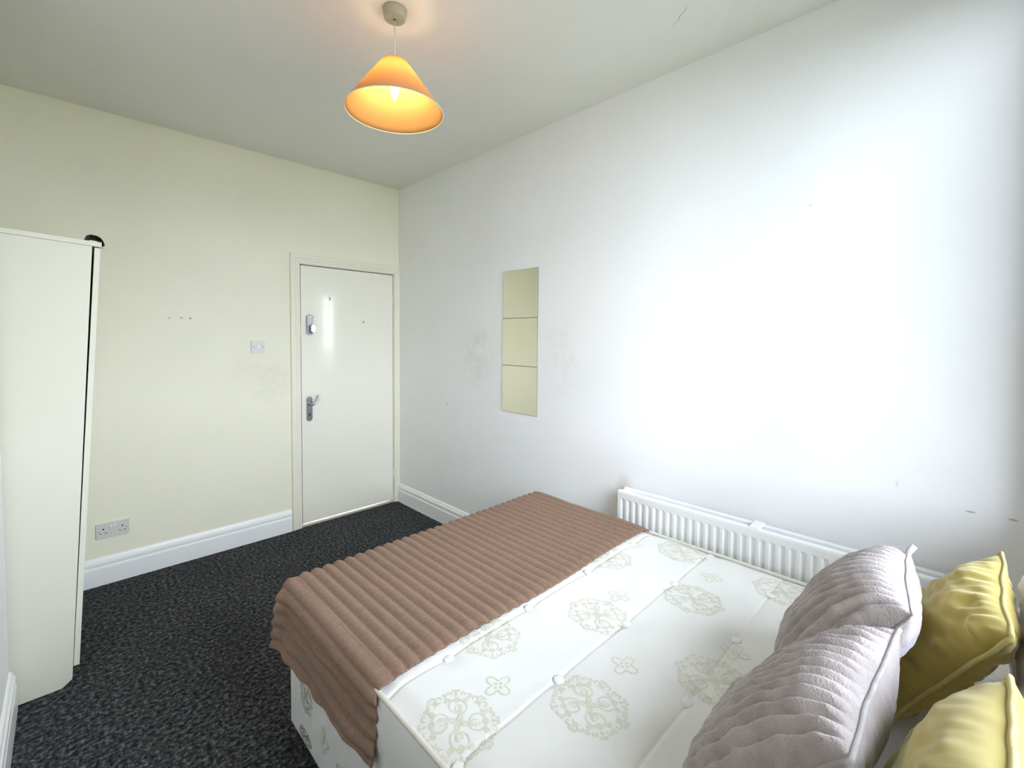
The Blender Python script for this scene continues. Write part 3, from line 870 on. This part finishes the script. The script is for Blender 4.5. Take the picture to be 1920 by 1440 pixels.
def motif(name, strokes, cx, cy, rx, ry, ang, wid, place, parent, mat):
    """place(u,v) -> (point, normal). ribbons lying a hair above the cloth"""
    vs2, fs2 = [], []
    ca, sa = math.cos(ang), math.sin(ang)
    for st in strokes:
        P_ = [(cx + (x * ca - y * sa) * rx, cy + (x * sa + y * ca) * ry) for x, y in st]
        P_ = [p_ for p_ in P_ if place(p_[0] - 0.003, p_[1]) is not None and place(p_[0] + 0.003, p_[1]) is not None]
        n = len(P_); base = len(vs2)
        if n < 3: continue
        for i in range(n):
            a = P_[max(i - 1, 0)]; b_ = P_[min(i + 1, n - 1)]
            tx, ty = b_[0] - a[0], b_[1] - a[1]; l_ = math.hypot(tx, ty) or 1
            nx, ny = -ty / l_, tx / l_
            wv = wid * (0.55 + 0.45 * math.sin(math.pi * min(1, max(0, i / (n - 1)))))
            for s in (-0.5, 0.5):
                vs2.append(place(P_[i][0] + nx * wv * s, P_[i][1] + ny * wv * s))
        for i in range(n - 1):
            q = base + 2 * i
            fs2.append((q, q + 1, q + 3, q + 2))
    o_ = mesh_obj(name, vs2, fs2, mat)
    return local(o_, parent)
def on_top(u, v):
    if not (MX0 + 0.006 < u < MX1 - 0.006): return None
    return (u, v, top_h(u, v) + 0.0006)
for (cx, cy) in ((0.895, 0.622), (1.21, 0.814), (1.524, 0.636), (1.198, 0.436), (0.888, 0.985), (1.561, 1.003), (1.83, 0.815), (1.80, 0.425), (0.885, 0.245), (1.52, 0.25), (0.634, 0.806), (0.634, 0.43)):
    motif('scroll_medallion', MED, cx, cy, 0.092, 0.104, R(8), 0.0048, on_top, mat_root, M['print'])
for (cx, cy) in ((0.775, 0.822), (1.075, 0.632), (1.353, 0.823), (1.715, 0.644), (1.35, 0.437), (1.03, 0.25)):
    motif('cross_motif', CRS, cx, cy, 0.041, 0.041, R(0), 0.0052, on_top, mat_root, M['print'])
XS = MX0 + 0.0005
def on_side(u, v): return (XS, u, v)
for (cy, cz, r_) in ((1.535, 0.235, 0.080), (1.545, 0.085, 0.060), (1.255, 0.125, 0.075)):
    motif('scroll_medallion', MED, cy, max(cz, 0.06 + r_ * 0) , 0.055, r_ * 0.45 if cz < 0.1 else r_ * 0.8, R(8), 0.0032, on_side, bed, M['print'])
motif('cross_motif', CRS, 1.389, 0.174, 0.034, 0.046, R(0), 0.0042, on_side, bed, M['print'])

# ------------------------------------------------------------------ ribbed plush throw over the foot of the bed
PITCH, AMP = 0.0425, 0.0125
TY0, TY1 = 1.022, MY1
thr = tag(empty('throw_blanket', (1.2, 1.37, TOP)), 'brown ribbed plush throw draped over the foot of the bed', 'throw')
HANG, RCUR = 0.205, 0.022
WTOP = (MX1 - MX0)
s_min, s_max = -HANG, WTOP + 0.010
ns = int((s_max - s_min) / (PITCH / 12))
y_end = MY1 + 0.10
nt_ = 96
def drape1(s, hang_bias):
    """cross-bed coordinate s (0 at left mattress edge) -> x, z, normal"""
    r_ = RCUR
    if s < -r_ * 0.57:
        d_ = -s - r_ * 0.57
        return MX0 - 0.012 - 0.02 * ss(0, 0.2, d_), TOP - r_ * 0.9 - d_, (-1.0, 0.0)
    if s < r_:
        t = (s + r_ * 0.57) / (r_ * 1.57)     # 0..1 around the rim
        a = R(180) - R(90) * t
        return MX0 - 0.012 + r_ * 1.2 + r_ * 1.2 * math.cos(a), TOP - r_ * 0.9 + r_ * 1.15 * math.sin(a), (math.cos(a), math.sin(a))
    return MX0 + s, TOP + 0.004, (0.0, 1.0)
def throw_pt(s, y):
    n1 = noise.noise(Vector((s * 2.1, y * 3.2, 0)))
    n2 = noise.noise(Vector((s * 6, y * 9, 5)))
    side = ss(-0.02, -0.08, s)
    foot = max(0.0, y - MY1) * (1 - 0.8 * ss(0.01, -0.06, s))
    # ribs wander a little along their length
    sw_ = s + 0.004 * n1 + 0.0012 * n2 + side * (0.010 * noise.noise(Vector((y * 9, s * 7, 3))))
    ph = (sw_ / PITCH) % 1.0
    rib = AMP * (1 - abs(2 * ph - 1) ** 1.9)
    rib *= (1 - 0.30 * side)
    x, z, (nx, nz) = drape1(s, 0)
    # follow mattress on top
    base = 0.0
    if s > 0.03:
        z = TOP + 0.008 + 0.003 * n1
        if x > MX1 - 0.02: z -= 0.9 * (x - (MX1 - 0.02))
    edge = ss(TY0 + 0.030, TY0, y)         # cut edge settles on the cloth
    off = rib + 0.0022 * n2 + side * (0.010 * noise.noise(Vector((y * 7, s * 9, 8))) + 0.010 * ss(-0.1, -0.2, s) * (0.5 + noise.noise(Vector((y * 11, 2, 2)))))
    off -= 0.006 * edge
    x += nx * off; z += nz * off
    yy = y
    if foot > 0:
        # drop over the foot end
        r_ = 0.03
        if foot < r_ * 1.57:
            a = foot / r_
            yy = MY1 + r_ * math.sin(a) * 0.9; z -= r_ * (1 - math.cos(a))
        else:
            yy = MY1 + r_ * 0.9 + 0.006 * n2; z -= r_ + (foot - r_ * 1.57)
    if s < 0.0:
        # the corner gathers into a soft fold that stands proud of the side
        x -= 0.022 * ss(0, -0.05, s) * math.exp(-((y - MY1 - 0.02) / 0.05) ** 2)
    # scalloped cut edge
    yy += 0.011 * edge * (2 * abs(2 * ph - 1) - 1) * 0.5 + 0.006 * math.sin(s * 7) * ss(TY0 + 0.3, TY0, y)
    return (x, yy, z)
verts, faces = [], []
ys = []
for j in range(nt_ + 1):
    t = j / nt_
    ys.append(TY0 + (y_end - TY0) * t)
ys = [TY0, TY0 + 0.004, TY0 + 0.010, TY0 + 0.018] + [y_ for y_ in ys if y_ > TY0 + 0.022]
for y_ in ys:
    # hem: longer towards the camera end
    hem = 0.195 + 0.004 * math.sin(y_ * 14) - 0.012 * ss(1.1, 1.7, y_)*0 + 0.022 * ss(1.05, 1.65, y_) - 0.022
    hem = 0.178 + 0.022 * ss(1.05, 1.66, y_) + 0.006 * noise.noise(Vector((y_ * 12, 0, 0)))
    for i in range(ns + 1):
        s = s_min + (s_max - s_min) * i / ns
        if s < 0: s = s * hem / HANG
        verts.append(throw_pt(s, y_))
W_ = ns + 1
for j in range(len(ys) - 1):
    for i in range(ns):
        faces.append((j * W_ + i, j * W_ + i + 1, (j + 1) * W_ + i + 1, (j + 1) * W_ + i))
tc_ = local(mesh_obj('ribbed_cloth', verts, faces, M['throw'], None, True), thr)
md = tc_.modifiers.new('thick', 'SOLIDIFY'); md.thickness = 0.007; md.offset = -1

# ------------------------------------------------------------------ cushions
def cushion(name, label, group, ctr, ax, ay, w, h, th, face_mat, back_mat, pipe_mat, ribs=0, wr_amp=0.004, seed=0, pinch=0.06, flat=0.5, sag=0.0, bias=0.5, pipe_r=0.004, tagged=False, front_lim=1.0, back_lim=1.0, gather=1.7):
    """ax: width axis, ay: up axis, normal = ax x ay. The two faces are parts that meet at the seam"""
    ax = Vector(ax).normalized(); ay = Vector(ay); ay = (ay - ax * ay.dot(ax)).normalized(); nn = ax.cross(ay)
    root = tag(empty(name, (0, 0, 0)), label, 'cushion' if 'cushion' in name else 'pillow', group)
    rotm = Matrix((ax, ay, nn)).transposed().to_4x4()
    root.matrix_world = Matrix.Translation(Vector(ctr)) @ rotm
    N = 168 if ribs else 72
    def outline(u, v):
        x = w / 2 * u * (1 - pinch * (1 - v * v) * abs(u) ** 1.5)
        y = h / 2 * v * (1 - pinch * (1 - u * u) * abs(v) ** 1.5)
        return x, y
    def height(u, v):
        a = max(0.0, 1 - abs(u) ** 2.4); b_ = max(0.0, 1 - abs(v) ** 2.4)
        return (a * b_) ** flat
    for side, mat, nm in ((1, face_mat, 'front_cover'), (-1, back_mat, 'back_cover')):
        verts, faces = [], []
        for j in range(N + 1):
            # cluster samples to the rim
            v = math.sin((j / N - 0.5) * math.pi)
            for i in range(N + 1):
                u = math.sin((i / N - 0.5) * math.pi) if not ribs else (0.55 * math.sin((i / N - 0.5) * math.pi) + 0.45 * (2 * i / N - 1))
                x, y = outline(u, v)
                hh = height(u, v)
                z = th * (bias if side > 0 else (1 - bias)) * hh
                lim = front_lim if side > 0 else back_lim
                z = side * z / (1 + (z / lim) ** 6) ** (1 / 6)      # pressed flat where it leans on a neighbour
                q = Vector((u * 1.3 + seed * 7.1, v * 1.3, side * 2.0))
                z += wr_amp * 1.6 * hh * noise.noise(q * 1.6)
                # gathers running in from the seam
                rim = math.exp(-((1 - max(abs(u), abs(v))) / 0.30) ** 2)
                along = v if abs(u) > abs(v) else u
                z += side * wr_amp * gather * rim * min(1, hh * 2.0) * noise.noise(Vector((along * 9 + seed * 3, (u if abs(u) > abs(v) else v) * 2.2, seed + side)))
                z += wr_amp * 0.9 * min(1, hh * 1.5) * noise.noise(Vector((u * 3.2 + v * 2 + seed, v * 6.5 - u * 2, 3.3 + side)))
                if ribs and side > 0:
                    ph = ((u * 0.5 + 0.5) * ribs + 0.10 * noise.noise(Vector((u * 3, v * 2.5, seed)))) % 1.0
                    z += 0.0175 * (1 - abs(2 * ph - 1) ** 1.7) * min(1, hh * 3.0)
                y -= sag * hh * (1 - v) * 0.5
                verts.append((x, y, z))
        W2 = N + 1
        for j in range(N):
            for i in range(N):
                f_ = (j * W2 + i, j * W2 + i + 1, (j + 1) * W2 + i + 1, (j + 1) * W2 + i)
                faces.append(f_ if side > 0 else tuple(reversed(f_)))
        mesh_obj(nm, verts, faces, mat, root, True)
    path = []
    m_ = 26
    for (fu, fv) in ((lambda t: t, lambda t: -1), (lambda t: 1, lambda t: t), (lambda t: -t, lambda t: 1), (lambda t: -1, lambda t: -t)):
        for k in range(m_):
            t = -1 + 2 * k / m_
            u, v = fu(t), fv(t)
            x, y = outline(u, v)
            path.append((x * 1.004, y * 1.004, wr_amp * 0.8 * noise.noise(Vector((x * 14, y * 14, seed)))))
    tube('seam_piping', path, pipe_r, pipe_mat, root, 8, True)
    if tagged:
        # small folded label sewn in the top far corner
        lab = [(-w / 2 + 0.050, h / 2 - 0.012, 0.0), (-w / 2 + 0.046, h / 2 + 0.006, 0.004), (-w / 2 + 0.034, h / 2 + 0.018, 0.002), (-w / 2 + 0.018, h / 2 + 0.016, 0.0), (-w / 2 + 0.012, h / 2 + 0.000, -0.003)]
        v2, f2 = [], []
        for p_ in smooth_path(lab, 4):
            v2 += [(p_.x, p_.y, p_.z - 0.007), (p_.x, p_.y, p_.z + 0.007)]
        for k in range(len(v2) // 2 - 1): f2.append((2 * k, 2 * k + 1, 2 * k + 3, 2 * k + 2))
        lo_ = mesh_obj('loop_tag', v2, f2, M['fur_pipe'], root, True)
        md_ = lo_.modifiers.new('thick', 'SOLIDIFY'); md_.thickness = 0.0015
    return root

def placed(name, label, group, pr, **kw):
    """pr: centre x,y,z, lean from horizontal, roll in its plane, yaw, width, height, thickness, share of thickness in front"""
    cx, cy, cz, lean, roll, yaw, w, h, th, bias = pr
    ax = Vector((-1, 0, 0)); ay = Vector((0, -math.cos(lean), math.sin(lean))); n = ax.cross(ay)
    Z = Matrix.Rotation(yaw, 3, 'Z')
    ax2 = Z @ (ax * math.cos(roll) + ay * math.sin(roll)); ay2 = Z @ (ay * math.cos(roll) - ax * math.sin(roll))
    return cushion(name, label, group, (cx, cy, cz), ax2, ay2, w, h, th, bias=bias, **kw)

placed('ribbed_cushion', 'grey brown ribbed plush cushion nearest the radiator', 'ribbed plush cushions on the bed',
       (1.366, 0.177, 0.741, 1.00, 0.028, 0.062, 0.408, 0.398, 0.186, 0.52),
       face_mat=M['fur_grey'], back_mat=M['fur_grey'], pipe_mat=M['fur_grey'], ribs=14, wr_amp=0.004, seed=1, pipe_r=0.003, tagged=True, back_lim=0.06)
placed('ribbed_cushion', 'grey brown ribbed plush cushion in front, overlapping the other ribbed one', 'ribbed plush cushions on the bed',
       (0.959, 0.208, 0.724, 0.898, -0.004, -0.044, 0.408, 0.408, 0.165, 0.46),
       face_mat=M['fur_grey'], back_mat=M['fur_grey'], pipe_mat=M['fur_pipe'], ribs=14, wr_amp=0.005, seed=2, pipe_r=0.0045, back_lim=0.078)
placed('velvet_cushion', 'mustard velvet cushion behind the ribbed cushion by the wall', 'mustard velvet cushions on the bed',
       (1.522, 0.006, 0.735, 1.026, -0.097, 0.047, 0.403, 0.362, 0.150, 0.55),
       face_mat=M['mustard'], back_mat=M['mustard'], pipe_mat=M['mustard_pipe'], ribs=0, wr_amp=0.011, seed=3, pipe_r=0.0045, front_lim=0.072, back_lim=0.060)
placed('velvet_cushion', 'pale mustard velvet cushion nearest the camera in the corner of the bed', 'mustard velvet cushions on the bed',
       (0.838, -0.012, 0.764, 1.295, 0.115, -0.07, 0.399, 0.375, 0.190, 0.50),
       face_mat=M['mustard'], back_mat=M['mustard'], pipe_mat=M['mustard_pipe'], ribs=0, wr_amp=0.007, seed=4, pipe_r=0.005, front_lim=0.085, gather=0.6)
placed('bed_pillow', 'lavender grey pillow standing behind the mustard cushions', 'bed pillows behind the cushions',
       (1.46, -0.162, 0.732, 1.54, 0.0, 0.0, 0.68, 0.335, 0.118, 0.5),
       face_mat=M['pillow'], back_mat=M['pillow'], pipe_mat=M['pillow'], ribs=0, wr_amp=0.010, seed=5, pipe_r=0.002, flat=0.30, gather=0.8, front_lim=0.066, back_lim=0.058)
placed('bed_pillow', 'white pillow standing in the corner nearest the camera', 'bed pillows behind the cushions',
       (0.88, -0.172, 0.727, 1.54, 0.0, 0.0, 0.45, 0.325, 0.085, 0.5),
       face_mat=M['pillow_white'], back_mat=M['pillow_white'], pipe_mat=M['pillow_white'], ribs=0, wr_amp=0.012, seed=6, pipe_r=0.002)
